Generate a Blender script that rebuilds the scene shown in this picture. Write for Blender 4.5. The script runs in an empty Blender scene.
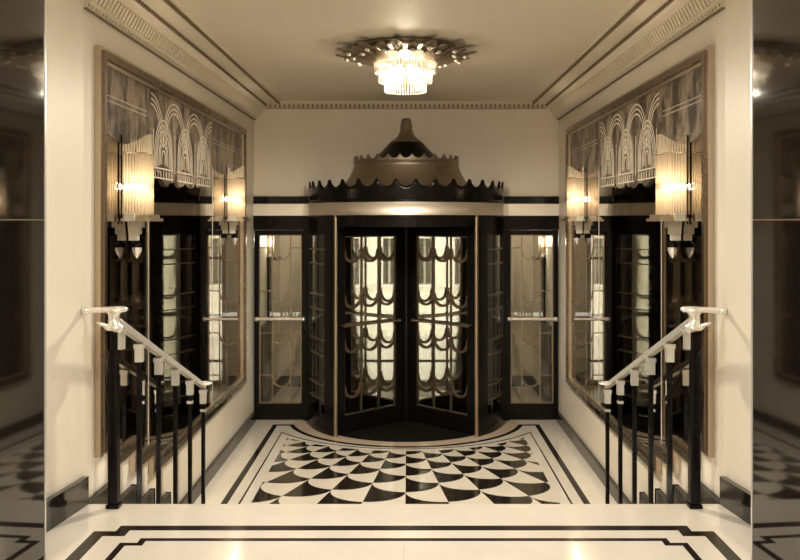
import bpy, math, random
from mathutils import Vector, Matrix
random.seed(7)
sc = bpy.context.scene
COL = sc.collection
PI = math.pi
sin, cos = math.sin, math.cos

# ---------------------------------------------------------------- constants
EYE = 1.5          # camera height over the landing
LOW = -0.72        # level of the lower hall
YB = 10.04         # plane of the doors
WX = 1.70          # half width of the hall
CEIL = 2.83
Y0 = 4.77          # edge of the landing
TREAD, RISE, NST = 0.40, 0.144, 5
DR = 1.08          # radius of the revolving door drum

# ---------------------------------------------------------------- materials
class NT:
    """tiny helper to write node trees"""
    def __init__(s, name):
        s.m = bpy.data.materials.new(name); s.m.use_nodes = True
        s.t = s.m.node_tree; s.t.nodes.clear()
        s.out = s.t.nodes.new('ShaderNodeOutputMaterial')
    def n(s, typ, **kw):
        nd = s.t.nodes.new(typ)
        for k, v in kw.items(): setattr(nd, k, v)
        return nd
    def l(s, a, b): s.t.links.new(a, b)
    def val(s, sock, v):
        if isinstance(v, (int, float)): sock.default_value = v
        elif isinstance(v, (tuple, list)): sock.default_value = v
        else: s.l(v, sock)
    def math(s, op, a, b=0.0, c=0.0):
        nd = s.n('ShaderNodeMath', operation=op)
        s.val(nd.inputs[0], a); s.val(nd.inputs[1], b); s.val(nd.inputs[2], c)
        return nd.outputs[0]
    def mix(s, f, a, b):
        nd = s.n('ShaderNodeMix', data_type='RGBA')
        s.val(nd.inputs[0], f)
        s.val(nd.inputs[6], a if not isinstance(a, tuple) else tuple(a)+(1,)*(4-len(a)))
        s.val(nd.inputs[7], b if not isinstance(b, tuple) else tuple(b)+(1,)*(4-len(b)))
        return nd.outputs[2]
    def noise(s, vec, scale, detail=4, rough=.55, dist=0.0):
        nd = s.n('ShaderNodeTexNoise')
        if vec is not None: s.l(vec, nd.inputs['Vector'])
        nd.inputs['Scale'].default_value = scale; nd.inputs['Detail'].default_value = detail
        nd.inputs['Roughness'].default_value = rough; nd.inputs['Distortion'].default_value = dist
        return nd.outputs[0]
    def ramp(s, f, p0, p1, c0=(0,0,0,1), c1=(1,1,1,1)):
        nd = s.n('ShaderNodeValToRGB'); s.l(f, nd.inputs[0])
        e = nd.color_ramp.elements
        e[0].position = p0; e[0].color = c0; e[1].position = p1; e[1].color = c1
        return nd.outputs[0]
    def objvec(s, scale=(1,1,1)):
        g = s.n('ShaderNodeNewGeometry')
        mp = s.n('ShaderNodeMapping'); mp.inputs['Scale'].default_value = scale
        s.l(g.outputs['Position'], mp.inputs['Vector'])
        return mp.outputs[0]
    def bsdf(s, col, metal=0.0, rough=.5, coat=0.0, bump=None, bs=.1, bd=.01, spec=.5):
        b = s.n('ShaderNodeBsdfPrincipled')
        s.val(b.inputs['Base Color'], tuple(col)+(1,) if isinstance(col, tuple) and len(col) == 3 else col)
        s.val(b.inputs['Metallic'], metal); s.val(b.inputs['Roughness'], rough)
        s.val(b.inputs['Coat Weight'], coat); b.inputs['Coat Roughness'].default_value = .05
        s.val(b.inputs['Specular IOR Level'], spec)
        if bump is not None:
            bp = s.n('ShaderNodeBump'); bp.inputs['Strength'].default_value = bs
            bp.inputs['Distance'].default_value = bd
            s.l(bump, bp.inputs['Height']); s.l(bp.outputs[0], b.inputs['Normal'])
        return b
    def done(s, sh): s.l(sh, s.out.inputs[0]); return s.m

def m_cream(name, c=(.80,.735,.625), rough=.42):
    t = NT(name); v = t.objvec(); f = t.noise(v, 1.7, 5)
    col = t.mix(f, tuple(x*.94 for x in c), tuple(min(1, x*1.05) for x in c))
    fine = t.noise(v, 60, 3)
    return t.done(t.bsdf(col, 0, rough, 0, fine, .06, .004).outputs[0])

def m_marble(name, c=(.84,.785,.69), vein=(.66,.60,.50), rough=.12):
    t = NT(name); v = t.objvec()
    f = t.ramp(t.noise(v, 1.6, 7, .62, 1.2), .42, .66)
    g = t.noise(v, 7, 6, .6, .6)
    col = t.mix(t.math('MULTIPLY', f, .35), c, vein)
    col = t.mix(t.math('MULTIPLY', g, .22), col, vein)
    return t.done(t.bsdf(col, 0, rough, .25).outputs[0])

def m_black(name, c=(.006,.005,.0045), rough=.17, coat=.0, spec=.18):
    t = NT(name); v = t.objvec(); f = t.noise(v, 9, 4)
    col = t.mix(f, tuple(x*.7 for x in c), tuple(x*1.5 for x in c))
    r = t.math('MULTIPLY_ADD', f, .08, rough)
    return t.done(t.bsdf(col, 0, r, coat, spec=spec).outputs[0])

def m_metal(name, c, rough=.3, var=.12, scale=(20,20,3)):
    t = NT(name); v = t.objvec(scale); f = t.noise(v, 1.5, 4)
    col = t.mix(f, tuple(x*(1-var) for x in c), tuple(min(1, x*(1+var)) for x in c))
    r = t.math('MULTIPLY_ADD', f, .12, rough-.04)
    return t.done(t.bsdf(col, 1.0, r, 0).outputs[0])

def m_nickel():
    t = NT('satin_nickel'); f = t.noise(t.objvec(), 12, 3)
    col = t.mix(f, (.86,.82,.73), (.96,.93,.86))
    return t.done(t.bsdf(col, .55, .26, .2).outputs[0])

def m_black_panel():
    t = NT('polished_black_panel'); v = t.objvec((1,1,.35))
    f = t.noise(v, 1.3, 6, .6)
    col = t.mix(f, (.004,.0032,.0027), (.014,.010,.008))
    b = t.bsdf(col, 0, .045, .3, t.noise(v, 2.0, 2), .02, .01, .6)
    b.inputs['IOR'].default_value = 1.55
    return t.done(b.outputs[0])

def m_mirror():
    t = NT('antique_mirror'); v = t.objvec((1,1,.30))
    f = t.ramp(t.noise(v, 7, 7, .7, .4), .38, .72)
    f2 = t.ramp(t.noise(t.objvec((1,1,1)), 18, 6, .75), .56, .70)
    col = t.mix(f, (.33,.29,.235), (.17,.14,.105))
    col = t.mix(t.math('MULTIPLY', f2, .55), col, (.12,.09,.065))
    r = t.math('MULTIPLY_ADD', f, .05, .012)
    return t.done(t.bsdf(col, 1.0, r, 0).outputs[0])

def m_valance():
    t = NT('etched_mirror'); v = t.objvec((1,1,.45))
    f = t.ramp(t.noise(v, 6, 8, .74, .3), .44, .57)
    g = t.ramp(t.noise(t.objvec((2,2,.35)), 11, 4, .6), .35, .7)
    col = t.mix(f, (.034,.024,.016), (.32,.255,.185))
    col = t.mix(t.math('MULTIPLY', g, .45), col, (.04,.028,.019))
    return t.done(t.bsdf(col, .15, .34, 0, spec=.3).outputs[0])

def m_plain(name, c, rough=.5, metal=0.0):
    t = NT(name); f = t.noise(t.objvec(), 14, 3)
    col = t.mix(f, tuple(x*.93 for x in c), tuple(min(1,x*1.07) for x in c))
    return t.done(t.bsdf(col, metal, rough).outputs[0])

def m_glass(name, tint=(.93,.93,.90), refl=1.0, base=.04):
    t = NT(name)
    tr = t.n('ShaderNodeBsdfTransparent'); tr.inputs[0].default_value = tint+(1,)
    gl = t.n('ShaderNodeBsdfGlossy'); gl.inputs[0].default_value = (1,1,1,1)
    gl.inputs['Roughness'].default_value = .02
    f = t.noise(t.objvec(), 3, 2)
    lw = t.n('ShaderNodeLayerWeight'); lw.inputs[0].default_value = .25
    fac = t.math('MULTIPLY_ADD', lw.outputs['Fresnel'], refl, base)
    fac = t.math('MULTIPLY', fac, t.math('MULTIPLY_ADD', f, .2, .9))
    mx = t.n('ShaderNodeMixShader'); t.l(fac, mx.inputs[0])
    t.l(tr.outputs[0], mx.inputs[1]); t.l(gl.outputs[0], mx.inputs[2])
    return t.done(mx.outputs[0])

def m_rod(name, tint=(1,.93,.80), trans=.5, clear=.45):
    """ribbed / rod glass: partly clear, partly diffusing"""
    t = NT(name)
    tr = t.n('ShaderNodeBsdfTransparent'); tr.inputs[0].default_value = (1,.97,.92,1)
    tl = t.n('ShaderNodeBsdfTranslucent'); tl.inputs[0].default_value = tuple(x*trans*1.5 for x in tint)+(1,)
    df = t.n('ShaderNodeBsdfDiffuse'); df.inputs[0].default_value = tuple(x*trans*1.2 for x in tint)+(1,)
    gl = t.n('ShaderNodeBsdfGlossy'); gl.inputs['Roughness'].default_value = .12
    a = t.n('ShaderNodeMixShader'); a.inputs[0].default_value = .4
    t.l(tl.outputs[0], a.inputs[1]); t.l(df.outputs[0], a.inputs[2])
    b = t.n('ShaderNodeMixShader')
    f = t.noise(t.objvec((8,8,.6)), 6, 2)
    t.l(t.math('MULTIPLY_ADD', f, .2, clear-.1), b.inputs[0])
    t.l(a.outputs[0], b.inputs[1]); t.l(tr.outputs[0], b.inputs[2])
    c = t.n('ShaderNodeMixShader'); c.inputs[0].default_value = .12
    t.l(b.outputs[0], c.inputs[1]); t.l(gl.outputs[0], c.inputs[2])
    return t.done(c.outputs[0])

def m_emit(name, c, s):
    t = NT(name); e = t.n('ShaderNodeEmission')
    e.inputs[0].default_value = c+(1,); e.inputs[1].default_value = s
    return t.done(e.outputs[0])

def m_mosaic():
    """fan scales radiating from the centre of the revolving door"""
    t = NT('fan_mosaic')
    g = t.n('ShaderNodeNewGeometry'); sp = t.n('ShaderNodeSeparateXYZ'); t.l(g.outputs['Position'], sp.inputs[0])
    X = sp.outputs[0]; Yd = t.math('SUBTRACT', YB, sp.outputs[1])
    th = t.math('ARCTAN2', X, Yd)
    r = t.math('SQRT', t.math('ADD', t.math('MULTIPLY', X, X), t.math('MULTIPLY', Yd, Yd)))
    u = t.math('DIVIDE', th, 0.1147)
    v = t.math('DIVIDE', t.math('LOGARITHM', t.math('DIVIDE', r, 2.676), math.e), math.log(1.216))
    c0 = t.math('FLOOR', u)
    d0 = t.math('SUBTRACT', u, c0)
    d1 = t.math('SUBTRACT', 1.0, d0)
    def dist(c, d):
        gg = t.math('SQRT', t.math('MAXIMUM', t.math('SUBTRACT', 1.0, t.math('MULTIPLY', d, d)), 0.0))
        off = t.math('MULTIPLY_ADD', gg, .5, -.5)
        w = t.math('SUBTRACT', t.math('SUBTRACT', v, t.math('MULTIPLY', c, .5)), off)
        return t.math('SUBTRACT', 1.0, t.math('SUBTRACT', w, t.math('FLOOR', w)))
    a = dist(c0, d0); b = dist(t.math('ADD', c0, 1.0), d1)
    blk = t.math('LESS_THAN', a, b)
    nv = t.objvec()
    f = t.noise(nv, 4, 6, .6, .8)
    white = t.mix(f, (.70,.62,.50), (.88,.83,.73))
    black = t.mix(f, (.006,.005,.004), (.028,.021,.016))
    col = t.mix(blk, white, black)
    return t.done(t.bsdf(col, 0, .12, .3).outputs[0])

M = dict(
    cream=m_cream('cream_plaster'), ceil=m_cream('ceiling_plaster', (.72,.64,.52), .62),
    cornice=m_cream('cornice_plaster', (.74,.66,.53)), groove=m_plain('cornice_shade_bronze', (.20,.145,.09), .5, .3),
    marble=m_marble('cream_marble'), tan=m_marble('tan_marble', (.72,.59,.45), (.58,.44,.32)),
    grey=m_marble('grey_marble', (.16,.13,.10), (.08,.065,.05)),
    inlay=m_black('black_marble_inlay', (.016,.012,.009), .12),
    black=m_black('black_lacquer'), blackbase=m_black('black_marble', (.012,.010,.008), .06, .5, .5),
    iron=m_black('black_iron', (.005,.0045,.004), .20, .0),
    bronze=m_metal('bronze', (.46,.37,.26), .34), frame=m_metal('bronze_frame', (.21,.16,.115), .26, .08, (3,3,3)),
    dome=m_metal('matte_bronze', (.33,.28,.215), .46), band=m_metal('brushed_nickel_band', (.86,.80,.70), .48, .04, (2,2,60)),
    fronze=m_metal('champagne_bronze', (.56,.47,.36), .30, .05, (3,3,3)), grille=m_metal('grille_bronze', (.30,.235,.165), .40),
    nickel=m_nickel(),
    panel=m_black_panel(), mirror=m_mirror(), valance=m_valance(),
    etch=m_plain('etched_line', (.64,.57,.46), .5, .1),
    glass=m_glass('clear_glass'), dglass=m_glass('curved_glass', (.82,.83,.78), 1.0, .07),
    rod=m_rod('glass_rods', (1,.84,.62), .34, .42), crystal=m_rod('crystal', (1,.92,.80), .20, .50),
    collar=m_rod('glass_collar', (.95,.84,.66), .5, .5),
    cblock=m_plain('crystal_block', (.78,.72,.60), .12, .2),
    bulb=m_emit('bulb', (1,.84,.60), 9), cbulb=m_emit('chandelier_bulb', (1,.90,.72), 8),
    diffuser=m_emit('fill_diffuser', (1,.95,.86), 5),
    mat=m_black('charcoal_mat', (.008,.007,.006), .9, 0, .05), mosaic=m_mosaic(),
    stone=m_cream('street_stone', (.70,.68,.62)), paving=m_cream('street_paving', (.42,.41,.38)),
    pane=m_plain('grey_pane', (.16,.155,.14), .25), vest=m_cream('vestibule_plaster', (.72,.66,.54)),
)

# ---------------------------------------------------------------- mesh helpers
class MB:
    def __init__(s): s.v = []; s.f = []; s.mi = []; s.sm = []
    def add(s, vs, fs, mi=0, smooth=False):
        o = len(s.v); s.v += [tuple(x) for x in vs]
        for f in fs: s.f.append([i+o for i in f]); s.mi.append(mi); s.sm.append(smooth)
        return s
    def box(s, x0, x1, y0, y1, z0, z1, mi=0):
        vs = [(x,y,z) for z in (z0,z1) for y in (y0,y1) for x in (x0,x1)]
        fs = [(0,2,3,1),(4,5,7,6),(0,1,5,4),(2,6,7,3),(0,4,6,2),(1,3,7,5)]
        return s.add(vs, fs, mi)
    def obox(s, c, ax, ay, az, mi=0):
        """oriented box from centre and three half axes"""
        c, ax, ay, az = map(Vector, (c, ax, ay, az))
        vs = [c+ax*i+ay*j+az*k for k in (-1,1) for j in (-1,1) for i in (-1,1)]
        fs = [(0,2,3,1),(4,5,7,6),(0,1,5,4),(2,6,7,3),(0,4,6,2),(1,3,7,5)]
        return s.add(vs, fs, mi)
    def prism(s, pts, fn, d0, d1, mi=0, smooth=False):
        """pts 2D outline, fn(a,b,d)->xyz"""
        n = len(pts)
        vs = [fn(a,b,d0) for a,b in pts]+[fn(a,b,d1) for a,b in pts]
        s.add(vs, [list(range(n))[::-1], list(range(n,2*n))], mi)
        s.add(vs, [(i,(i+1)%n,n+(i+1)%n,n+i) for i in range(n)], mi, smooth)
        return s
    def ring(s, outer, inner, fn, d0, d1, mi=0):
        n = len(outer)
        vs = [fn(a,b,d) for d in (d0,d1) for lst in (outer,inner) for a,b in lst]
        fs = []
        for i in range(n):
            j = (i+1)%n
            fs += [(2*n+i,2*n+j,3*n+j,3*n+i),(i,n+i,n+j,j),(i,j,2*n+j,2*n+i),(n+i,3*n+i,3*n+j,n+j)]
        return s.add(vs, fs, mi)
    def tube(s, pts, r, k=8, mi=0, closed=False, flat=None):
        """flat: (w,h) for a rectangular bar, up = z"""
        pts = [Vector(p) for p in pts]; n = len(pts); vs = []
        for i,p in enumerate(pts):
            if closed: d = pts[(i+1)%n]-pts[i-1]
            else: d = pts[min(i+1,n-1)]-pts[max(i-1,0)]
            d.normalize()
            up = Vector((0,0,1)) if abs(d.z) < .95 else Vector((0,1,0))
            if hasattr(s, 'upv') and s.upv is not None: up = Vector(s.upv)
            a = d.cross(up).normalized(); b = a.cross(d).normalized()
            rr = r[i] if isinstance(r, (list,tuple)) else r
            if flat:
                for q in ((1,1),(-1,1),(-1,-1),(1,-1)): vs.append(p+a*flat[0]*q[0]/2+b*flat[1]*q[1]/2)
            else:
                for j in range(k): vs.append(p+(a*cos(2*PI*j/k)+b*sin(2*PI*j/k))*rr)
        k2 = 4 if flat else k; fs = []
        for i in range(n if closed else n-1):
            for j in range(k2):
                a0=i*k2+j; a1=i*k2+(j+1)%k2; b0=((i+1)%n)*k2+j; b1=((i+1)%n)*k2+(j+1)%k2
                fs.append((a0,b0,b1,a1))
        s.add(vs, fs, mi, not flat)
        if not closed: s.add(vs, [list(range(k2)), list(range((n-1)*k2, n*k2))[::-1]], mi)
        return s
    def lathe(s, prof, c, n=32, a0=0.0, a1=2*PI, mi=0, smooth=True):
        """prof [(r,z)], angle from front (-y)"""
        full = abs(a1-a0-2*PI) < 1e-6; m = n if full else n+1; vs = []; fs = []
        for i in range(m):
            a = a0+(a1-a0)*i/n
            for r,z in prof: vs.append((c[0]+r*sin(a), c[1]-r*cos(a), c[2]+z))
        p = len(prof)
        for i in range(n):
            j = (i+1)%m
            for q in range(p-1): fs.append((i*p+q, j*p+q, j*p+q+1, i*p+q+1))
        return s.add(vs, fs, mi, smooth)
    def arc(s, c, r0, r1, a0, a1, z0, z1, n=24, mi=0):
        """solid curved wall"""
        vs = []; 
        for i in range(n+1):
            a = a0+(a1-a0)*i/n
            for r,z in ((r0,z0),(r1,z0),(r1,z1),(r0,z1)): vs.append((c[0]+r*sin(a), c[1]-r*cos(a), z))
        fs = []
        for i in range(n):
            for q in range(4): fs.append((i*4+q,(i+1)*4+q,(i+1)*4+(q+1)%4,i*4+(q+1)%4))
        s.add(vs, fs, mi, False)
        full = abs(abs(a1-a0)-2*PI) < 1e-6
        if not full: s.add(vs, [(0,1,2,3),(n*4+3,n*4+2,n*4+1,n*4)], mi)
        return s
    def build(s, name, mats, parent=None, bevel=0, auto=False):
        me = bpy.data.meshes.new(name); me.from_pydata(s.v, [], s.f); 
        for m in (mats if isinstance(mats, (list,tuple)) else [mats]): me.materials.append(m)
        for p, mi, sm in zip(me.polygons, s.mi, s.sm): p.material_index = mi; p.use_smooth = sm
        me.update()
        import bmesh
        bm = bmesh.new(); bm.from_mesh(me); bmesh.ops.recalc_face_normals(bm, faces=bm.faces); bm.to_mesh(me); bm.free()
        o = bpy.data.objects.new(name, me); COL.objects.link(o)
        if parent: o.parent = parent
        if bevel:
            b = o.modifiers.new('bevel', 'BEVEL'); b.width = bevel; b.segments = 2; b.limit_method = 'ANGLE'
        return o

def tag(o, label=None, cat=None, group=None, kind=None):
    if label: o['label'] = label
    if cat: o['category'] = cat
    if group: o['group'] = group
    if kind: o['kind'] = kind
    return o
def thing(name, label, cat, loc=(0,0,0), group=None, rz=0):
    o = bpy.data.objects.new(name, None); COL.objects.link(o); o.location = loc; o.rotation_euler = (0,0,rz)
    o.empty_display_size = .1
    return tag(o, label, cat, group)
def struct(name, mb, mat, label=None, **kw):
    o = mb.build(name, mat, **kw); o['kind'] = 'structure'
    if label: o['label'] = label
    return o
def copy_tree(o, parent=None):
    c = o.copy(); COL.objects.link(c)
    if parent: c.parent = parent
    for ch in [x for x in list(COL.objects) if x.parent == o]: copy_tree(ch, c)
    return c
def moff(pts, d):
    """inset of a CCW outline by d (mitred)"""
    n = len(pts); out = []
    for i in range(n):
        p0, p1, p2 = Vector(pts[i-1]), Vector(pts[i]), Vector(pts[(i+1)%n])
        e0 = (p1-p0).normalized(); e1 = (p2-p1).normalized()
        n0 = Vector((-e0.y, e0.x)); n1 = Vector((-e1.y, e1.x))
        m = (n0+n1); m = m/ max(1e-6, m.dot(n0))
        out.append(tuple(p1+m*d))
    return out

# ================================================================ FLOORS
PX0, PX1 = 1.70, 1.745       # splay of the pilaster between the stair and the black panel
YP = 4.37
PE, PXE = 3.85, 1.515       # far edge of the black panels
def panel_x(y, sg=1): return (1.533 if sg<0 else 1.492)+(PE-y)*math.tan(math.radians(3.5))
f = MB().box(-2.35, 2.35, -4.0, Y0, -.06, 0)
floor_l = struct('floor', f, M['marble'], 'cream marble landing floor with black border lines')
# black border of the landing
def landing_path(x_in, x_out, y_far, y_mid): # centre line with stepped corners
    return [(-x_out,-3.4),(-x_out,y_mid),(-x_in,y_mid),(-x_in,y_far),(x_in,y_far),(x_in,y_mid),(x_out,y_mid),(x_out,-3.4)]
def strip(mb, path, w, z, closed=False, t=.002):
    n = len(path); L = []; R = []
    for i in range(n):
        p = Vector(path[i])
        if closed or 0 < i < n-1:
            a = (p-Vector(path[i-1])).normalized(); b = (Vector(path[(i+1)%n])-p).normalized()
        elif i == 0: a = b = (Vector(path[1])-p).normalized()
        else: a = b = (p-Vector(path[i-1])).normalized()
        n0 = Vector((-a.y,a.x)); n1 = Vector((-b.y,b.x)); m = n0+n1
        m = m/max(.3, m.dot(n0)); L.append(p+m*w/2); R.append(p-m*w/2)
    for i in range(n if closed else n-1):
        j = (i+1)%n
        vs = [(q.x,q.y,zz) for zz in (z,z+t) for q in (L[i],R[i],R[j],L[j])]
        mb.add(vs, [(0,3,2,1),(4,5,6,7),(0,1,5,4),(1,2,6,5),(2,3,7,6),(3,0,4,7)])
    return mb
b = MB(); strip(b, landing_path(1.36, 1.465, 4.395, 4.315), .062, 0)
strip(b, landing_path(1.225, 1.305, 4.235, 4.175), .032, 0)
b.build('border_inlay', M['inlay'], floor_l)
b = MB(); b.box(-.0015,.0015,-3.4,4.2,0,.0008); b.build('stone_joint', M['tan'], floor_l)

f = MB().box(-WX-.1, WX+.1, Y0+TREAD*4, YB, LOW-.06, LOW)
floor_h = struct('floor', f, M['marble'], 'cream marble floor of the lower hall with a fan mosaic')
# mosaic field: straight sides, concave arc around the drum
def arcpts(R, cy, xa, n=40):
    return [(x, cy-math.sqrt(R*R-x*x)) for x in [xa*(1-2*i/n) for i in range(n+1)]]
ym = Y0+TREAD*4+.25
MX = 1.215
mos = arcpts(1.62, 10.30, MX)      # right -> left
top = [(x,y,LOW+.0015) for x,y in [(-MX,ym),(MX,ym)]+mos]
b = MB(); b.add(top, [list(range(len(top)))]); 
b.build('fan_mosaic', M['mosaic'], floor_h)
b = MB(); strip(b, [(-1.305,ym-.1)]+arcpts(1.577,10.34,1.305)[::-1]+[(1.305,ym-.1)], .018, LOW)
strip(b, [(-1.425,ym-.1),(-1.425,9.79)]+arcpts(1.292,10.13,1.246)[::-1]+[(1.425,9.79),(1.425,ym-.1)], .052, LOW)
b.build('border_inlay', M['inlay'], floor_h)
tan = [(x,y,LOW+.001) for x,y in [(1.24,10.03),(-1.24,10.03)]+arcpts(1.27,10.13,1.24)[::-1]]
b = MB(); b.add(tan, [list(range(len(tan)))]); b.build('tan_apron', M['tan'], floor_h)

# stairs
st = bpy.data.objects.new('staircase', None); COL.objects.link(st)
tag(st, 'short flight of cream marble steps down from the landing', kind='structure')
for i in range(1, NST):
    z = -RISE*i; y0 = Y0+TREAD*(i-1)
    b = MB(); b.box(-WX+.001, WX-.001, y0+(.002 if i==1 else 0), y0+TREAD, LOW-.05, z-.03); b.box(-WX+.001, WX-.001, y0+(.002 if i==1 else 0), y0+TREAD+.02, z-.03, z)
    b.build('step', M['marble'], st, bevel=.004)

# ================================================================ WALLS
def wallbox(name, *a, mat='cream', label=None): return struct(name, MB().box(*a), M[mat], label)
for sgn, nm in ((-1,'left'),(1,'right')):
    xs = sorted((sgn*WX, sgn*(WX+.15)))
    wallbox('wall_'+nm, xs[0], xs[1], Y0, YB, LOW-.06, CEIL+.2)
    # splayed pilaster
    PXN = PX1+(YP-3.86)*(PX1-PX0)/(Y0-YP)
    pts = [(sgn*PX0,Y0),(sgn*PXN,PE+.01),(sgn*(WX+.35),PE+.01),(sgn*(WX+.2),Y0)]
    b = MB().prism(pts, lambda a,c,d: (a,c,d), 0, CEIL+.2)
    struct('wall_'+nm, b, M['cream'])
    # polished black splayed panel
    ya = 2.0; PXE = panel_x(PE, sgn)
    pts = [(sgn*PXE,PE),(sgn*panel_x(ya,sgn),ya),(sgn*(panel_x(ya,sgn)+.12),ya),(sgn*(WX+.35),PE)]
    b = MB().prism(pts, lambda a,c,d: (a,c,d), 0, CEIL+.2)
    struct('wall_'+nm, b, M['panel'])
    a_ = Vector((sgn*(PXE-.001),PE,1.505)); b_ = Vector((sgn*(panel_x(ya,sgn)-.001),ya,1.505))
    struct('trim_12' if sgn<0 else 'trim_13', MB().obox((a_+b_)/2, (b_-a_)/2, (.0015,0,0), (0,0,.0025)), M['bronze'])
    b = MB(); b.box(*sorted((sgn*(PXE-.003), sgn*(PXE+.012))), PE-.004, PE+.006, 0, CEIL)
    struct('trim_1' if sgn<0 else 'trim_2', b, M['nickel'])
    # wall of the lobby behind
    xs = sorted((sgn*(panel_x(ya,sgn)+.001), sgn*2.3))
    wallbox('wall_'+nm, xs[0], xs[1], -4.0, ya, 0, CEIL+.2)
    # baseboards
    d = .022
    pts = [(sgn*(PX0-.03),Y0-.0),(sgn*(PXN-.03),PE+.012),(sgn*PXN,PE+.012),(sgn*PX0,Y0)]
    b = MB().prism(pts, lambda a,c,dd: (a,c,dd), 0, .148)
    struct('baseboard_'+nm, b, M['blackbase'], bevel=.004)
    b = MB()
    for i in range(1, NST+1):
        z = -RISE*i; y0 = Y0+TREAD*(i-1)
        y1 = y0+TREAD if i < NST else YB-.06
        hh = .15 if i < NST else .105
        xs = sorted((sgn*(WX-.035), sgn*WX))
        b.box(xs[0], xs[1], y0+.001, y1+.03 if i<NST else y1, z, z+hh)
        if i < NST: b.box(xs[0], xs[1], y1, y1+.03, z-RISE, z+hh)
    struct('baseboard_'+nm, b, M['blackbase'] if 0 else M['inlay'])

# wall around the doors (drum opening kept free)
b = MB()
b.box(-WX, WX, YB, YB+.12, 1.775, CEIL+.2)
struct('wall_back', b, M['cream'], 'cream plaster wall above the doors')
for k, s in enumerate((-1,1)):
    xs = sorted((s*WX, s*(DR+.001)))
    b = MB(); b.box(xs[0], xs[1], YB-.03, YB+.1, 1.40, 1.56); b.box(xs[0], xs[1], YB-.03, YB+.1, 1.69, 1.775)
    xj = sorted((s*(DR+.001), s*(DR+.07))); b.box(xj[0], xj[1], YB-.03, YB+.1, LOW, 1.40)
    struct('trim_%d' % (3+k), b, M['black'])
    b = MB(); b.box(xs[0], xs[1], YB-.04, YB+.1, 1.56, 1.69)
    struct('trim_%d' % (5+k), b, M['band'])

# ceiling
b = MB().box(-2.35, 2.35, -4.0, YB+.1, CEIL, CEIL+.2)
struct('ceiling', b, M['ceil'])
# cornices along the side walls
for sgn, nm in ((-1,7),(1,8)):
    def fn(a, z, y): return (sgn*(WX-a), y, z)
    prof = [(0,2.632),(.018,2.632),(.026,2.638),(.026,2.654),(.040,2.657),(.046,2.662),(.050,2.666),(.084,2.734),(.094,2.738),(.100,2.748),(.112,2.764),
            (.128,2.776),(.138,2.778),(.138,2.792),(.282,2.792),(.282,2.814),(.305,2.814),(.305,CEIL),(0,CEIL)]
    b = MB().prism(prof, fn, Y0, YB)
    y = Y0+.01
    while y < YB-.03:                     # ribs of the fluted band
        p0 = Vector(fn(.049,2.666,y)); p1 = Vector(fn(.083,2.733,y)); nn = Vector((-sgn*.91,0,-.41))
        b.obox((p0+p1)/2+nn*.004, (p1-p0)/2, (0,.0150,0), nn*.011)
        p = fn(.028, 2.646, y); b.box(p[0]-.005, p[0]+.005, y, y+.030, 2.639, 2.654)
        y += .056
    cor = struct('trim_%d' % nm, b, M['cornice'])
    g = MB()                              # beaded bronze lines
    for a, z in ((.139,2.786),(.283,2.806)):
        g.box(*sorted((sgn*(WX-a+.002), sgn*(WX-a-.012))), Y0, YB, z-.010, z+.006)
        y = Y0+.01
        while y < YB-.02:
            p = fn(a+.012, z-.004, y); g.box(p[0]-.007, p[0]+.007, y, y+.028, z-.012, z+.004); y += .052
    g.build('bead_moulding', M['groove'], cor)
    g = MB(); p0 = Vector(fn(.049,2.666,(Y0+YB)/2)); p1 = Vector(fn(.083,2.733,(Y0+YB)/2)); nn = Vector((-sgn*.91,0,-.41))  # dark strips: shade between ribs and under the lower edge, put in as colour
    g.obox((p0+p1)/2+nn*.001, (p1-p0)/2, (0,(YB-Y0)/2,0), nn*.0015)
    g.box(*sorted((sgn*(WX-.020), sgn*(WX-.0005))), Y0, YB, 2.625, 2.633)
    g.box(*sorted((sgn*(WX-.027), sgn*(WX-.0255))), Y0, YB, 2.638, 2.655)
    g.build('cornice_gap_shade', M['groove'], cor)
# cornice of the back wall : two rows of little blocks
XE = WX-.14
b = MB(); b.box(-XE, XE, YB-.05, YB, 2.745, CEIL); b.box(-XE, XE, YB-.075, YB, 2.80, CEIL)
x = -XE+.01
while x < XE-.03:
    b.box(x, x+.036, YB-.062, YB-.049, 2.755, 2.772); b.box(x, x+.036, YB-.062, YB-.049, 2.780, 2.797); x += .052
cor = struct('trim_9', b, M['cornice'])
g = MB(); g.box(-XE, XE, YB-.052, YB-.05, 2.7725, 2.7795); g.box(-XE, XE, YB-.052, YB-.05, 2.747, 2.7545); g.box(-XE, XE, YB-.0515, YB-.0498, 2.753, 2.799)  # shade in the gaps around the blocks, put in as dark strips
g.build('cornice_gap_shade', M['groove'], cor)

# lobby wall behind the camera
wallbox('wall_front', -2.35, 2.35, -4.15, -4.0, 0, CEIL+.2)

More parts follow.
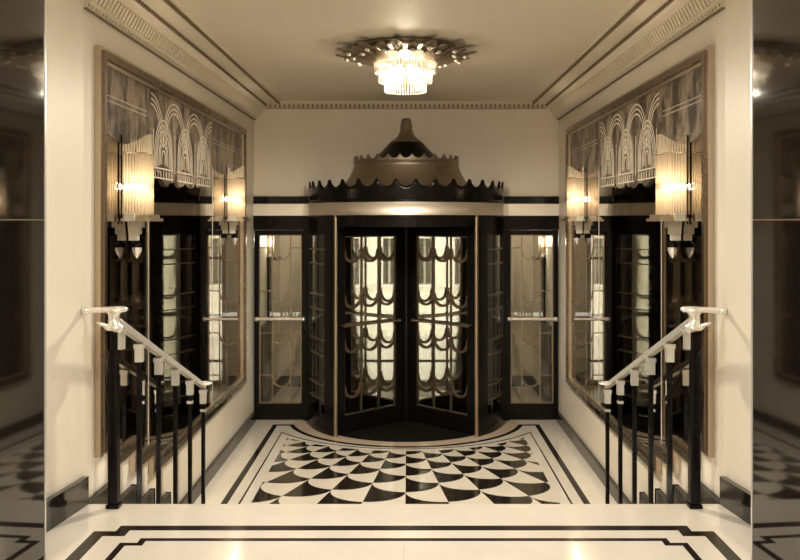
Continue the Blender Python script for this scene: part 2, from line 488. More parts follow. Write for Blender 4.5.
# ================================================================ REVOLVING DOOR
C = (0, YB, 0)
rd = thing('revolving_door', 'black lacquered revolving door with bronze pagoda canopy in the far wall', 'revolving door', (0,YB,LOW))
def loc(o, root=rd):
    """meshes are written in world coordinates: bring them under their root"""
    o.data.transform(Matrix.Translation(-root.location)); return o
D = math.radians
PA = D(42.5)                  # angle of the opening posts
LV = [1.20, .72, .25, -.22]   # levels of the swags
def curved_wall(a0, a1, gl0, gl1, root):
    b = MB()
    n = 8
    b.arc(C, DR-.05, DR, a0, a1, LOW, -.55, 16); b.arc(C, DR-.05, DR, a0, a1, 1.36, 1.56, 16)
    b.arc(C, DR-.05, DR, a0, gl0, -.55, 1.36, 10); b.arc(C, DR-.05, DR, gl1, a1, -.55, 1.36, 10)
    w = loc(b.build('drum_wall', M['black'], root))
    g = MB().arc(C, DR-.028, DR-.022, gl0, gl1, -.55, 1.36, 10); g = loc(g.build('curved_glass', M['dglass'], w))
    g = MB()
    for z in LV:
        g.arc(C, DR-.022, DR-.008, gl0, gl1, z-.006, z+.006, 10)
        g.arc(C, DR-.022, DR-.008, gl0, gl1, z-.16, z-.148, 10)
    g = loc(g.build('grille_bar', M['grille'], w))
curved_wall(PA+.01, D(89.2), D(52), D(80), rd); curved_wall(-D(89.2), -PA-.01, -D(80), -D(52), rd)
curved_wall(D(97), D(180)-PA-.01, D(104), D(126), rd); curved_wall(-D(180)+PA+.01, -D(97), -D(126), -D(104), rd)
for a in (PA, -PA, PI-PA, PA-PI):
    p = (1.07*sin(a), YB-1.07*cos(a))
    b = MB().tube([(p[0],p[1],LOW),(p[0],p[1],1.56)], .021, 12)
    loc(b.build('post', M['bronze'], rd))
    b = MB().arc(C, DR-.06, DR-.003, a-.055 if a>0 else a, a if a>0 else a+.055, LOW, 1.56, 3)
# header ring, nickel band
b = MB().arc(C, DR-.10, DR-.004, -D(89.2), D(89.2), 1.44, 1.56, 64)
b.arc(C, DR-.1, DR-.004, D(97), D(263), 1.44, 1.56, 40)
b.arc(C, 0.02, DR-.1, -PI, PI, 1.50, 1.545, 64)
loc(b.build('drum_ceiling', M['black'], rd))
H2 = D(89)
b = MB().lathe([(DR-.02,1.558),(DR+.006,1.56),(DR+.006,1.566),(DR,1.570),(DR,1.680),(DR+.006,1.684),(DR+.006,1.69),(DR-.02,1.692)], C, 96, -H2, H2)
loc(b.build('nickel_band', M['band'], rd))
b = MB().lathe([(DR-.10,1.545),(DR-.02,1.535),(DR+.004,1.54),(DR+.008,1.552),(DR-.02,1.559)], C, 96, -H2, H2)
loc(b.build('drum_moulding', M['black'], rd))

def crown(R0, R1, z0, zv, zt, nteeth, thick, base_flare=0.0):
    b = MB(); per = 12; n = nteeth*per//2; vs = []; fs = []
    rows = 5
    for i in range(n+1):
        a = -H2+2*H2*i/n
        t = ((a/(2*PI/nteeth))+.5) % 1.0       # tips at half offsets
        q = min(1.0, abs(2*t-1)*1.12)           # 1 at the tip
        h = 1-(1-q**2.0)**.62
        zt_ = zv+(zt-zv)*h
        for k in range(rows+1):
            f_ = k/rows; z = z0+(zt_-z0)*f_
            r = R0+(R1-R0)*((z-z0)/(zt-z0))**1.0 + base_flare*(1-f_)**3
            vs.append((r*sin(a), YB-r*cos(a), z))
        for k in range(rows, -1, -1):
            f_ = k/rows; z = z0+(zt_-z0)*f_
            r = R0+(R1-R0)*((z-z0)/(zt-z0)) - thick
            vs.append((r*sin(a), YB-r*cos(a), z))
    m = 2*(rows+1)
    for i in range(n):
        for k in range(m): fs.append((i*m+k,(i+1)*m+k,(i+1)*m+(k+1)%m,i*m+(k+1)%m))
    b.add(vs, fs, 0, True); return b
b = crown(DR-.012, DR+.004, 1.69, 1.850, 1.928, 34, .02)
b.lathe([(DR-.005,1.692),(DR+.010,1.70),(DR+.010,1.715),(DR-.006,1.722)], C, 96, -H2, H2)
b.lathe([(DR-.02,1.70),(.84,1.74)], C, 64, -H2, H2)
loc(b.build('scalloped_crown', M['black'], rd))
# flared bronze roof
prof = [(.97,1.74),(.90,1.76),(.83,1.79),(.755,1.84),(.695,1.90),(.650,1.96),(.610,2.03),(.585,2.09),(.572,2.13),(.584,2.135),(.584,2.149),(.568,2.154),(.44,2.165)]
b = MB().lathe(prof, C, 72, -H2, H2)
loc(b.build('bronze_roof', M['dome'], rd))
b = crown(.574, .582, 2.12, 2.168, 2.216, 28, .018)
loc(b.build('upper_crown', M['dome'], rd))
prof = [(.46,2.14),(.39,2.18),(.325,2.23),(.265,2.285),(.215,2.34),(.185,2.372)]
b = MB().lathe(prof, C, 56, -H2, H2)
loc(b.build('dark_neck', M['black'], rd))
prof = [(.172,2.352),(.182,2.356),(.184,2.372),(.176,2.378),(.166,2.390),(.146,2.402),(.121,2.420),(.100,2.442),(.084,2.468),(.072,2.495),(.066,2.52),(.062,2.545),
        (.070,2.550),(.070,2.562),(.058,2.566),(.058,2.574),(.064,2.578),(.064,2.590),(.053,2.594),(.053,2.602),(.059,2.606),(.059,2.617),(.048,2.622),(.050,2.634),(.040,2.642),(.0,2.646)]
b = MB().lathe(prof, C, 40, -H2, H2)
loc(b.build('finial', M['dome'], rd))
b = MB().tube([(0,YB,LOW+.012),(0,YB,1.50)], .045, 16)
loc(b.build('centre_shaft', M['black'], rd))

# swag bar helper: fn(u, z, d) with u along the leaf
def bar(mb, fn, pts, w, t=.008):
    """flat bar following 2D pts, of width w, thickness 2t through the leaf"""
    n = len(pts); L = []; R = []
    for i in range(n):
        p = Vector(pts[i]); a = (Vector(pts[min(i+1,n-1)])-Vector(pts[max(i-1,0)])).normalized()
        nn = Vector((-a.y,a.x)); L.append(p+nn*w/2); R.append(p-nn*w/2)
    vs = []
    for d in (-t,t):
        vs += [fn(q.x,q.y,d) for q in L]+[fn(q.x,q.y,d) for q in R]
    fs = []
    for i in range(n-1):
        fs += [(i,i+1,n+i+1,n+i),(2*n+i,3*n+i,3*n+i+1,2*n+i+1),(i,2*n+i,2*n+i+1,i+1),(n+i,n+i+1,3*n+i+1,3*n+i)]
    fs += [(0,n,3*n,2*n),(n-1,3*n-1,4*n-1,2*n-1)]
    mb.add(vs, fs)
def swag(u0, u1, z, dep, n=14):
    c = (u0+u1)/2; h = (u1-u0)/2
    return [(c-h*cos(PI*i/n), z-dep*sin(PI*i/n)**.8) for i in range(n+1)]

# wings
def make_wing():
    w = bpy.data.objects.new('wing', None); COL.objects.link(w); w.parent = rd; w.empty_display_size=.1
    W0, W1 = .05, 1.015; z0, z1 = LOW+.02, 1.49
    g0, g1, gz0, gz1 = .175, .925, -.53, 1.34
    zo = -LOW
    def q(mb):
        mb.v = [(x, y, z+zo) for x,y,z in mb.v]; return mb
    b = MB(); b.box(W0, g0, -.024, .024, z0, z1); b.box(g1, W1, -.024, .024, z0, z1)
    b.box(g0, g1, -.024, .024, z0, gz0); b.box(g0, g1, -.024, .024, gz1, z1)
    q(b).build('wing_frame', M['black'], w)
    b = MB().box(g0, g1, -.004, .004, gz0, gz1); q(b).build('glass', M['glass'], w)
    fn = lambda u, z, d: (u, d, z)
    b = MB()
    cw = (g1-g0)/3
    for k in range(4): 
        x = g0+cw*k; x = min(max(x, g0+.006), g1-.006)
        b.box(x-.0065, x+.0065, -.012, .012, gz0, gz1)
    b.box(g0, g1, -.014, .014, gz0, gz0+.012); b.box(g0, g1, -.014, .014, gz1-.012, gz1)
    for z in LV:
        for k in range(3):
            pts = swag(g0+cw*k+.010, g0+cw*(k+1)-.010, z, .13)
            bar(b, fn, pts, .026, .014)
    q(b).build('swag_grille', M['grille'], w)
    b = MB()
    for s in (-1,1):
        b.tube([(g0-.03, s*.055, .41),(g1+.03, s*.055, .41)], .013, 10)
        for x in (g0-.02, g1+.02): b.tube([(x, s*.02, .41),(x, s*.062, .41)], .016, 10)
    q(b).build('push_bar', M['bronze'], w)
    return w
wing = make_wing()
for i, a in enumerate((-45, 45, 135, -135)):
    o = wing if i == 0 else copy_tree(wing, rd)
    # local +x must point to (sin a, -cos a)
    o.rotation_euler = (0, 0, D(a)-PI/2)

mt = MB().lathe([(0,LOW+.001),(1.0,LOW+.001),(1.01,LOW+.004),(1.0,LOW+.010),(0,LOW+.010)], C, 64)
tag(mt.build('entrance_mat', M['mat']), 'round charcoal mat on the floor inside the revolving door', 'mat')

# ================================================================ SIDE DOORS
def side_door(s):
    root = thing('side_door', 'narrow glazed black door with bronze push bar, %s of the revolving door' % ('left' if s<0 else 'right'), 'door', (s*1.418, YB, LOW), 'narrow side doors')
    zo = -LOW; x0, x1 = -.262, .262; gx0, gx1 = -.232, .232
    if s < 0: gx0, gx1, x0, x1 = -.222, .252, -.277, .266
    else: gx0, gx1, x0, x1 = -.252, .222, -.266, .277
    gz0, gz1 = -.535, 1.345
    def q(mb): mb.v = [(x, y, z+zo) for x,y,z in mb.v]; return mb
    b = MB(); y0, y1 = 0.0, .05
    b.box(x0, gx0, y0, y1, LOW+.004, 1.398); b.box(gx1, x1, y0, y1, LOW+.004, 1.398)
    b.box(gx0, gx1, y0, y1, LOW+.004, gz0); b.box(gx0, gx1, y0, y1, gz1, 1.398)
    q(b).build('door_frame', M['black'], root)
    b = MB().box(gx0, gx1, .022, .030, gz0, gz1); q(b).build('glass', M['glass'], root)
    b = MB(); t = .010
    b.box(gx0, gx0+t, -.006, .034, gz0, gz1); b.box(gx1-t, gx1, -.006, .034, gz0, gz1)
    b.box(gx0, gx1, -.006, .034, gz0, gz0+t); b.box(gx0, gx1, -.006, .034, gz1-t, gz1)
    c = [gx0, gx0+.145, gx1-.125, gx1] if s<0 else [gx0, gx0+.125, gx1-.145, gx1]
    for x in c[1:3]: b.box(x-.006, x+.006, .004, .021, gz0, gz1)
    fn = lambda u, z, d: (u, .013+d, z)
    for z in LV:
        b.box(c[0], c[1], .006, .020, z-.006, z+.006); b.box(c[2], c[3], .006, .020, z-.006, z+.006)
        bar(b, fn, swag(c[1], c[2], z, .13), .016, .008)
    q(b).build('swag_grille', M['grille'], root)
    b = MB(); b.tube([(gx0-.02,-.05,.41),(gx1+.02,-.05,.41)], .017, 12)
    for x in (gx0-.022, gx1+.022):
        b.tube([(x,0,.41),(x,-.052,.41)], .016, 12); b.lathe([(0,.385),(.022,.388),(.028,.41),(.022,.432),(0,.435)], (x,-.05,0), 14)
    q(b).build('push_bar', M['band'], root)
side_door(-1); side_door(1)

# ================================================================ MIRRORS
# outline in (y, z); near end follows the stairs
OUT = [(4.93,2.465),(4.93,.203),(5.15,.203),(5.15,.075),(5.55,.075),(5.55,-.055),(5.96,-.055),(5.96,-.185),(9.33,-.185),(9.33,2.465)]
OUT = [(round(a,4),round(b_,4)) for a,b_ in OUT]
J1, J2 = 5.92, 7.86
def wall_mirror(s):
    root = thing('wall_mirror', 'large antiqued mirror in a stepped bronze frame on the %s wall' % ('left' if s<0 else 'right'), 'mirror', (s*WX, 7.1, 0))
    def fn(y, z, d): return (s*(WX-d), y, z)
    A = OUT; B = moff(A, .022); Cc = moff(A, .064); Dd = moff(A, .085)
    b = MB(); b.ring(A, B, fn, .0005, .036, 0); b.ring(B, Cc, fn, .0005, .052, 1); b.ring(Cc, Dd, fn, .0005, .028, 0)
    loc(b.build('mirror_frame', [M['fronze'], M['frame']], root), root)
    I = Dd; yl = I[0][0]; zt = I[0][1]; yr = I[8][0]; zb = I[8][1]
    # three sheets
    s1 = [(yl,zt),(yl,I[1][1]),(I[2][0],I[2][1]),(I[3][0],I[3][1]),(I[4][0],I[4][1]),(I[5][0],I[5][1]),(J1,I[6][1]),(J1,zt)]
    s2 = [(J1+.004,zt),(J1+.004,I[6][1]),(I[6][0],I[6][1]),(I[7][0],zb),(J2,zb),(J2,zt)]
    s3 = [(J2+.004,zt),(J2+.004,zb),(yr,zb),(yr,zt)]
    sheets = []
    for k, p in enumerate((s1,s2,s3)):
        b = MB().prism(p, fn, .002, .012); sheets.append(loc(b.build('mirror_sheet', M['mirror'], root), root))
    for y in (J1+.002, J2+.002):
        b = MB(); b.box(*sorted((s*(WX-.010), s*(WX-.0145))), y-.005, y+.005, (I[6][1] if y < 6 else zb), zt)
        loc(b.build('sheet_joint', M['nickel'], root), root)
    # etched valance: one piece per sheet with scalloped foot
    def valance(y0, y1, ne, zlow, dep, parent, steps=14, edge=None):
        pts = [(y0,zt),]; w = (y1-y0)/ne
        low = []
        for k in range(ne):
            for i in range(steps):
                t = i/steps; low.append((y0+w*(k+t), (zlow(y0+w*(k+t)) if callable(zlow) else zlow)-dep*math.sqrt(max(0,1-(2*t-1)**2))))
        low.append((y1, low[0][1] if not callable(zlow) else zlow(y1)))
        pts = [(y0,zt)]+low+[(y1,zt)]
        b = MB().prism(pts, fn, .0122, .0150)
        v = loc(b.build('etched_valance', M['valance'], parent), root); return v
    v1 = valance(yl, J1, 1, 2.06, .10, sheets[0]); v3 = valance(J2+.004, yr, 2, 2.02, .09, sheets[2])
    v2 = valance(J1+.004, J2, 6, lambda y: 1.80+.16*abs((y-(J1+J2)/2)/((J2-J1)/2))**3, .045, sheets[1])
    # etched lines, raised a hair so that they read
    def line(b, pts, w): 
        bar(b, lambda u,z,d: fn(u,z,.0156+d), pts, w, .0006)
    b = MB(); ym_ = (J1+J2)/2; pitch = (J2-J1-.1)/3
    def arch(cy, zc, w, h, leg, n=18):
        p = [(cy-w, zc-leg)]+[(cy-w*cos(PI*i/n), zc+h*sin(PI*i/n)) for i in range(n+1)]+[(cy+w, zc-leg)]
        return p
    for k in (-1,0,1):
        cy = ym_+k*pitch
        for j,(w,h,leg) in enumerate(((.225,.27,.08),(.195,.235,.07),(.165,.195,.06),(.115,.14,.05),(.085,.105,.04),(.045,.06,.04))):
            line(b, arch(cy, 1.93, w, h, leg), .011)
        for q in range(7):
            x = cy-.21+.07*q; line(b, [(x,1.80),(x,1.845)], .012)
        for z in (1.862, 1.795): line(b, [(cy-.25,z),(cy+.25,z)], .008)
    for k in (-1.5,-.5,.5,1.5):
        cy = ym_+k*pitch
        for w,h in ((.30,.28),(.265,.245),(.23,.21)):
            p = arch(cy, 2.07, w, h, .06)
            p = [x for x in p if J1+.02 < x[0] < J2-.02]
            if len(p) > 2: line(b, p, .011)
        line(b, [(cy,1.84),(cy,2.12)] if abs(k)<1 else [(cy+(.06 if k<0 else -.06),1.98),(cy+(.06 if k<0 else -.06),2.12)], .010)
    loc(b.build('etched_fans', M['etch'], sheets[1]), root)
    for z in (2.215, 2.185):
        b = MB(); y = yl+.02
        while y < J1-.04: line(b, [(y,z),(y+.035,z)], .004); y += .05
        loc(b.build('etched_line', M['etch'], sheets[0]), root)
    for z in (2.215, 2.185):
        b = MB(); y = J2+.03
        while y < yr-.04: line(b, [(y,z),(y+.035,z)], .004); y += .05
        loc(b.build('etched_line', M['etch'], sheets[2]), root)
wall_mirror(-1); wall_mirror(1)

# ================================================================ SCONCES
def make_sconce():
    """local: wall plane at x=0, the lamp stands out to +x"""
    root = thing('wall_sconce', 'x', 'wall lamp', (0,0,0), 'glass rod wall lamps on the mirrors')
    RY, RX = .15, .135
    def P(a, k=1.0): return (RX*k*cos(a), RY*k*sin(a))
    # tray
    b = MB()
    pts = [(.001,-.172),(.165,-.150),(.175,-.10),(.175,.10),(.165,.150),(.001,.172)]
    b.prism(pts, lambda a,c,d: (a,c,d), -.012, .006); pts2 = [(a*.9,c*.88) for a,c in pts]
    pts2[0] = (.001,pts2[0][1]); pts2[-1] = (.001,pts2[-1][1])
    b.prism(pts2, lambda a,c,d: (a,c,d), .006, .028)
    b.build('tray', M['bronze'], root)
    b = MB(); n = 26
    for i in range(n+1):
        a = -PI/2+PI*i/n; p = P(a); b.tube([(max(p[0],.007),p[1],.028),(max(p[0],.007),p[1],.395)], .0078, 6)
    b.build('rod_shade', M['rod'], root)
    # rim
    b = MB(); b.tube([(max(P(-PI/2+PI*i/24,1.05)[0],.004),P(-PI/2+PI*i/24,1.05)[1],.398) for i in range(25)], .005, 6); b.build('rim', M['bronze'], root)
    # upper collar of thinner rods with a dished top
    b = MB(); n = 26
    for i in range(n):
        a = -PI/2+PI*(i+.5)/n; p = P(a,.96); h = .445+.075*cos(a)**2
        b.tube([(max(p[0],.006),p[1],.402),(max(p[0],.006),p[1],h)], .0070, 5)
    b.build('upper_rods', M['collar'], root)
    # spine on the wall
    for s in (-1,1): MB().box(.0005,.007,s*.160-.006,s*.160+.006,-.03,.50).build('spine', M['iron'], root)
    # crystal blocks
    b = MB()
    for (x0,x1,h,z0,z1) in ((.001,.082,.044,-.050,-.0125),(.001,.066,.032,-.090,-.050),(.001,.055,.022,-.129,-.090)):
        b.box(x0,x1,-h,h,z0,z1)
    b.build('crystal_block', M['cblock'], root)
    for s in (-1,1): MB().box(.02,.085,*sorted((s*.166,s*.180)),-.012,.036).build('corner_block', M['cblock'], root, bevel=.003)
    b = MB(); b.lathe([(.030,-.172),(.030,-.19),(.020,-.212),(.003,-.238)], (.045,0,0), 8, smooth=False)
    b.build('crystal_drop', M['nickel'], root)
    MB().lathe([(.003,-.129),(.014,-.134),(.031,-.150),(.031,-.171),(.0,-.172)], (.045,0,0), 8, smooth=False).build('drop_cap', M['iron'], root)
    b = MB(); b.tube([(RX*.80*cos(a_),RY*.80*sin(a_),.20) for a_ in [-1.35+2.7*i_/10 for i_ in range(11)]], .015, 8)
    b.build('bulb', M['bulb'], root)
    l = bpy.data.lights.new('sconce_light', 'POINT'); l.energy = 3.2; l.color = (1,.83,.60); l.shadow_soft_size = .02
    for yy in (-.085, 0, .085):
        lo = bpy.data.objects.new('lamp_light', l); COL.objects.link(lo); lo.parent = root; lo.location = (.055 if yy == 0 else .035,yy,.20)
    return root
sc0 = make_sconce()
LABS = ['glass rod wall lamp on the left mirror, the nearer and larger one', 'glass rod wall lamp at the far end of the left mirror',
        'glass rod wall lamp on the right mirror, the nearer and larger one', 'glass rod wall lamp at the far end of the right mirror']
spots = [(-1, 5.50), (-1, 8.60), (1, 5.50), (1, 8.60)]
for i, (s, y) in enumerate(spots):
    o = sc0 if i == 0 else copy_tree(sc0)
    o.location = (s*(WX-.018), y, EYE+.01); o.rotation_euler = (0,0,0 if s < 0 else PI); o['label'] = LABS[i]

# ================================================================ CHANDELIER
ch = thing('chandelier', 'round tiered crystal ceiling chandelier with a sunburst of bronze petals', 'chandelier', (-.0, 6.90, CEIL))
b = MB(); b.lathe([(0,-.001),(.40,-.001),(.40,-.018),(.34,-.03),(0,-.03)], (0,0,0), 48)
b.build('ceiling_plate', M['dome'], ch)
pet = MB(); pg = MB()
def petal(mb, a, r0, r1, w, z, tip=.0, th=.006, droop=.0):
    n = 8; pts = []
    for i in range(n+1):
        t = i/n; r = r0+(r1-r0)*t; hw = w*(.45+.55*sin(PI*min(1,t*1.05)*.62))*(1 if t < .86 else math.sqrt(max(0,1-((t-.86)/.145)**2))*.98+.02)
        pts.append((r,hw))
    out = [(r,-h) for r,h in pts]+[(r,h) for r,h in reversed(pts)]
    ca, sa = cos(a), sin(a)
    def fn(u, v, d):
        return (u*sa+v*ca, -u*ca+v*sa, z-droop*(u-r0)/(r1-r0)+d)
    mb.prism(out, fn, 0, th)
NP = 24
for i in range(NP):
    a = 2*PI*(i+.5)/NP
    petal(pet, a, .25, .545 if i%2 else .485, .040, -.105 if i%2 else -.112, droop=-.055, th=.010)
    petal(pg, a+PI/NP, .22, .40, .044, -.128, droop=-.035, th=.008)
pet.build('outer_petals', M['dome'], ch); pg.build('inner_petals', M['bronze'], ch)
for i in range(NP):
    a = 2*PI*(i+.5)/NP; r = .46 if i%2 else .40
    MB().lathe([(0,-.022),(.013,-.018),(.020,-.004),(.014,.006),(0,.008)], (r*sin(a), -r*cos(a), -.078 if i%2 else -.088), 8).build('crystal_button', M['cblock'], ch)
b = MB().lathe([(.215,-.065),(.262,-.070),(.270,-.082),(.270,-.098),(.252,-.112),(.238,-.115),(.20,-.10)], (0,0,0), 48)
n=36
for i in range(n):
    a=2*PI*i/n; b.lathe([(0,-.008),(.009,0),(0,.008)], (.272*sin(a),-.272*cos(a),-.09), 6)
b.build('bronze_ring', M['bronze'], ch)
for k,(r,z0,z1,n) in enumerate(((.232,-.112,-.195,64),(.198,-.17,-.265,56),(.155,-.24,-.335,46))):
    b = MB()
    for i in range(n):
        a = 2*PI*i/n; x, y = r*sin(a), -r*cos(a)
        b.tube([(x,y,z0),(x,y,z1),(x,y,z1-.008)], [.0082,.0082,.003], 5)
    b.build('crystal_tier', M['crystal'], ch)
b = MB()
for i in range(6):
    a = 2*PI*(i+.5)/6; x, y = .085*sin(a), -.085*cos(a)
    b.lathe([(0,-.06),(.022,-.045),(.03,-.02),(.022,.02),(.010,.045),(0,.05)], (x,y,-.19), 12)
b.build('bulb', M['cbulb'], ch)
for i in range(3):
    b = bpy.data.lights.new('chandelier_light', 'POINT'); b.energy = 22; b.color = (1,.87,.68); b.shadow_soft_size = .05
    o = bpy.data.objects.new('lamp_light', b); COL.objects.link(o); o.parent = ch; a = 2*PI*i/3; o.location = (.10*sin(a), -.10*cos(a), -.20)

b = bpy.data.lights.new('chandelier_down_fill', 'AREA'); b.shape = 'DISK'; b.size = .24; b.energy = 75; b.color = (1,.89,.72)  # downward disc added to brighten hall floor and walls without overlighting the rods
o = bpy.data.objects.new('lamp_light', b); COL.objects.link(o); o.parent = ch; o.location = (0,0,-.33)
# ================================================================ RAILINGS
def railing(s):
    root = thing('stair_railing', 'black iron stair railing with polished nickel handrail, %s side' % ('left' if s<0 else 'right'), 'railing', (s*1.52, Y0, 0), 'stair railings')
    X = 1.52
    def pt(y, z, dx=0): return (s*(X+dx), y, z)
    nw = 4.715; ys = [5.16, 5.56, 5.96, 6.36, 6.77]
    bases = [-RISE*k for k in (1,2,3,4,5)]
    slope = .72/(6.77-nw)
    def rz(y): return .972-(y-nw)*slope
    # newel
    b = MB(); b.box(s*X-.034, s*X+.034, nw-.034, nw+.034, 0, .022); b.box(s*X-.026, s*X+.026, nw-.026, nw+.026, .022, .60)
    b.box(s*X-.019, s*X+.019, nw-.030, nw+.030, .022, .80); b.box(s*X-.016, s*X+.016, nw-.016, nw+.016, .60, rz(nw)-.055)
    loc(b.build('newel_post', M['iron'], root, bevel=.004), root)
    for y, zb in zip(ys, bases):
        b = MB(); b.box(s*X-.013, s*X+.013, y-.013, y+.013, zb, rz(y)-.07)
        b.box(s*X-.022, s*X+.022, y-.022, y+.022, zb, zb+.012)
        if y > 6.2: b.box(s*X-.017, s*X+.017, y-.017, y+.017, rz(y)-.17, rz(y)-.145)
        loc(b.build('baluster', M['iron'], root), root)
    for y in [nw+.10]+[y for y in ys]:
        b = MB(); z = rz(y)-.028
        b.box(s*X-.022, s*X+.022, y-.020, y+.020, z-.095, z)
        b.box(s*X-.027, s*X+.027, y-.025, y+.025, z-.018, z+.008)
        loc(b.build('bracket', M['nickel'], root), root)
    for y in ys[-2:]: loc(MB().box(s*X-.019, s*X+.019, y-.019, y+.019, rz(y)-.185, rz(y)-.165).build('collar', M['nickel'], root), root)
    # handrail : sloping bar, disc above the newel, return to the wall, curl at the foot
    b = MB()
    b.tube([pt(nw-.0,rz(nw)+.0), pt(ys[-1]+.02, rz(ys[-1]+.02))], 0, flat=(.036,.020))
    b.tube([pt(nw+.02,rz(nw)+.016), pt(ys[-1]+.0, rz(ys[-1])+.018)], .0155, 12)
    # newel cap block with flared foot
    zc = rz(nw)
    b.lathe([(.0,-.045),(.035,-.045),(.052,-.030),(.050,-.022),(.030,-.010),(.028,.035),(.040,.052)], (s*X, nw, zc), 16)
    # scroll disc
    b.lathe([(0,.052),(.055,.052),(.066,.058),(.066,.070),(.055,.078),(0,.080)], (s*(X-.005), nw, zc), 28)
    b.tube([pt(nw-.01, zc+.062,-.02), pt(nw+.0, zc+.062,.02), pt(nw+.02, zc+.060,.07), pt(nw+.03, zc+.056,.12), pt(nw+.035, zc+.054,.176)], .016, 10)
    b.lathe([(0,-.016),(.02,-.016),(.024,0),(.02,.016),(0,.016)], (s*(X+.160), nw+.033, zc+.054), 12)
    # small volute pieces
    b.tube([pt(nw+.03,zc-.03,-.02), pt(nw,zc-.05,-.045), pt(nw-.04,zc-.045,-.04)], .010, 8)
    b.tube([pt(nw-.02,zc-.02,.03), pt(nw-.04,zc-.005,.06), pt(nw-.04,zc+.0,.075)], [.012,.010,.004], 8)
    # foot: open ring
    ze = rz(ys[-1])+.02; ye = ys[-1]+.02
    b.tube([(s*(X-.01)+.045*cos(2*PI*i/20), ye+.045*sin(2*PI*i/20), ze+.004) for i in range(20)], .009, 8, closed=True)
    loc(b.build('handrail', M['nickel'], root), root)
railing(-1); railing(1)

# ================================================================ VESTIBULE BEYOND THE DOORS
YV = 12.10
struct('floor', MB().box(-WX-.1, WX+.1, YB, YV+.1, LOW-.06, LOW), M['marble'])
for s, nm in ((-1,'left'),(1,'right')):
    xs = sorted((s*WX, s*(WX+.15)))
    struct('wall_'+nm, MB().box(xs[0], xs[1], YB, YV+.12, LOW-.06, 2.3), M['vest'])
    xs = sorted((s*WX, s*.96))
    struct('wall_back', MB().box(xs[0], xs[1], YV, YV+.12, LOW-.06, 2.3), M['vest'])
    xs = sorted((s*(WX-.0), s*.98))
    b = MB(); b.box(xs[0], xs[1], YV-.025, YV, LOW, LOW+.14)
    xs2 = sorted((s*WX, s*(WX-.025))); b.box(xs2[0], xs2[1], YB+.2, YV-.03, LOW, LOW+.14)
    struct('baseboard_'+nm, b, M['black'])
    # dark bracketed frame and low dark cladding on the side wall
    b = MB(); b.box(*sorted((s*(WX-.001), s*(WX-.05))), 11.0, 11.07, LOW+.14, 1.02); b.box(*sorted((s*(WX-.001), s*(WX-.16))), 10.98, 11.10, 1.02, 1.06)
    b.box(*sorted((s*(WX-.001), s*(WX-.04))), 10.45, 11.0, LOW+.14, .28)
    struct('trim_%d' % (10 if s<0 else 11), b, M['black'])
struct('wall_back', MB().box(-.96, .96, YV, YV+.12, 1.75, 2.3), M['vest'])
struct('ceiling', MB().box(-WX-.1, WX+.1, YB+.12, YV+.12, 2.3, 2.4), M['vest'])
for s in (-1,1):
    t = thing('vestibule_lamp', 'small lit wall lamp seen through the %s side door' % ('left' if s<0 else 'right'), 'wall lamp', (s*(WX-.001), 11.05, 1.10), 'vestibule wall lamps')
    b = MB()
    for i in range(9):
        a = -PI/2+PI*i/8; b.tube([(-s*max(.06*cos(a),.006), .06*sin(a), .02),(-s*max(.06*cos(a),.006), .06*sin(a), .24)], .012, 6)
    b.build('shade', M['rod'], t)
    b = MB(); b.box(*sorted((0,-s*.085)), -.08, .08, 0, .02); b.build('tray', M['bronze'], t)
    b = MB(); b.lathe([(0,.06),(.02,.07),(.02,.18),(0,.2)], (-s*.032,0,0), 10); b.build('bulb', M['bulb'], t)
    l = bpy.data.lights.new('vestibule_light', 'POINT'); l.energy = 7; l.color = (1,.86,.66); l.shadow_soft_size = .05
    lo = bpy.data.objects.new('lamp_light', l); COL.objects.link(lo); lo.parent = t; lo.location = (-s*.14,0,.16)
# glazed street doors
for s in (-1,1):
    t = thing('street_door', 'tall glazed street door behind the revolving door, %s leaf' % ('left' if s<0 else 'right'), 'door', (s*.475, YV+.04, LOW), 'street doors')
    b = MB(); x0, x1 = -.47, .47
    b.box(x0, x0+.06, 0, .04, 0, 2.465); b.box(x1-.06, x1, 0, .04, 0, 2.465)
    b.box(x0+.06, x1-.06, 0, .04, 0, .07); b.box(x0+.06, x1-.06, 0, .04, 2.38, 2.465)
    for z in (.33, .95, 1.72): b.box(x0+.06, x1-.06, .008, .032, z-.018, z+.018)
    for x in (-.12, .12): b.box(x-.009, x+.009, .008, .032, .07, 2.38)
    b.build('door_frame', M['dome'], t)
    b = MB().box(x0+.06, x1-.06, .016, .022, .07, 2.38); b.build('glass', M['glass'], t)
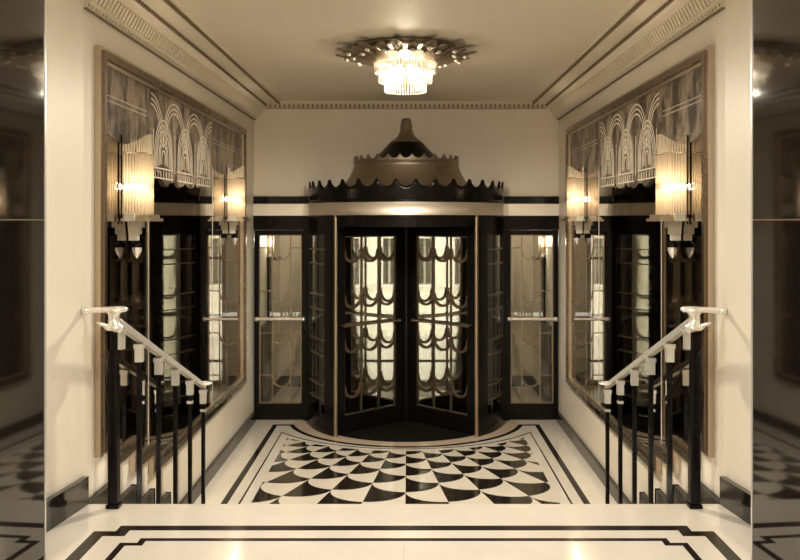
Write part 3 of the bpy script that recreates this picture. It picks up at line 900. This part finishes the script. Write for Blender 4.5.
# the street
struct('floor', MB().box(-6, 6, YV+.13, 20, LOW-.3, LOW-.02), M['paving'])
fb = thing('stone_building', 'pale stone building across the street beyond the revolving door', 'building', (0,17.5,LOW-.02))
b = MB(); b.box(-6,6,0,1,0,1.0)
b.box(-6,6,0.0,1,4.6,6)
for k in range(-8,9): b.box(k*.7-.23, k*.7+.23, 0, 1, 1.0, 4.6)
for z in (1.9, 2.9, 3.8): b.box(-6,6,.1,1,z,z+.16)
b.box(-6,6,.5,1,1.0,4.6)
for k in range(-8,8): b.box(k*.7+.33, k*.7+.37, .3, .45, 1.0, 4.6)
for z in (.45,.95): b.box(-6,6,-.03,0,z,z+.05)
b.build('facade', M['stone'], fb)
for k in range(-4,4):
    b = MB(); b.box(k*.7+.23, k*.7+.47, .42,.46,1.0,4.6); b.build('window_pane', M['pane'], fb)

# ================================================================ ADDED FILL LAMPS OF THE LANDING (unseen, over and behind the viewer)
cl = None
for i,(x,y,e) in enumerate(((0,3.5,29),(0,1.0,32),(0,-1.6,42))):
    t = thing('ceiling_fill_light', 'added round ceiling fill light over the landing, %s' % (('closest to the stairs','mid lobby','by the lobby end wall')[i]), 'ceiling light', (x,y,CEIL), 'added landing fill lights')
    b = MB().lathe([(.0,-.001),(.36,-.001),(.38,-.02),(.36,-.045),(.33,-.045)], (0,0,0), 40); b.build('rim', M['bronze'], t)
    b = MB().lathe([(.33,-.04),(.30,-.055),(.2,-.07),(0,-.078)], (0,0,0), 40); b.build('diffuser', M['diffuser'], t)
    l = bpy.data.lights.new('ceiling_fill', 'AREA'); l.shape = 'DISK'; l.size = .66; l.energy = e; l.color = (1,.955,.87)
    lo = bpy.data.objects.new('lamp_light', l); COL.objects.link(lo); lo.parent = t; lo.location = (0,0,-.10)

# ================================================================ WORLD, CAMERA
w = bpy.data.worlds.new('sky'); sc.world = w; w.use_nodes = True
bg = w.node_tree.nodes['Background']; bg.inputs[0].default_value = (1,.95,.86,1); bg.inputs[1].default_value = 4.8
cam = bpy.data.cameras.new('camera'); co = bpy.data.objects.new('camera', cam); COL.objects.link(co)
co.location = (.02, 0, EYE); co.rotation_euler = (PI/2, 0, 0)
cam.sensor_width = 36; cam.lens = 40.5; cam.shift_x = -8/800; cam.shift_y = -59/800; cam.clip_start = .05
sc.camera = co
sc.view_settings.view_transform = 'Standard'; sc.view_settings.look = 'None'
sc.view_settings.gamma = 1; sc.view_settings.exposure = 0.45; sc.view_settings.use_curve_mapping = False
cy = sc.cycles
cy.max_bounces = 14; cy.diffuse_bounces = 5; cy.glossy_bounces = 8; cy.transparent_max_bounces = 24; cy.transmission_bounces = 8
cy.sample_clamp_indirect = 6; cy.use_denoising = True; cy.caustics_reflective = False; cy.caustics_refractive = False
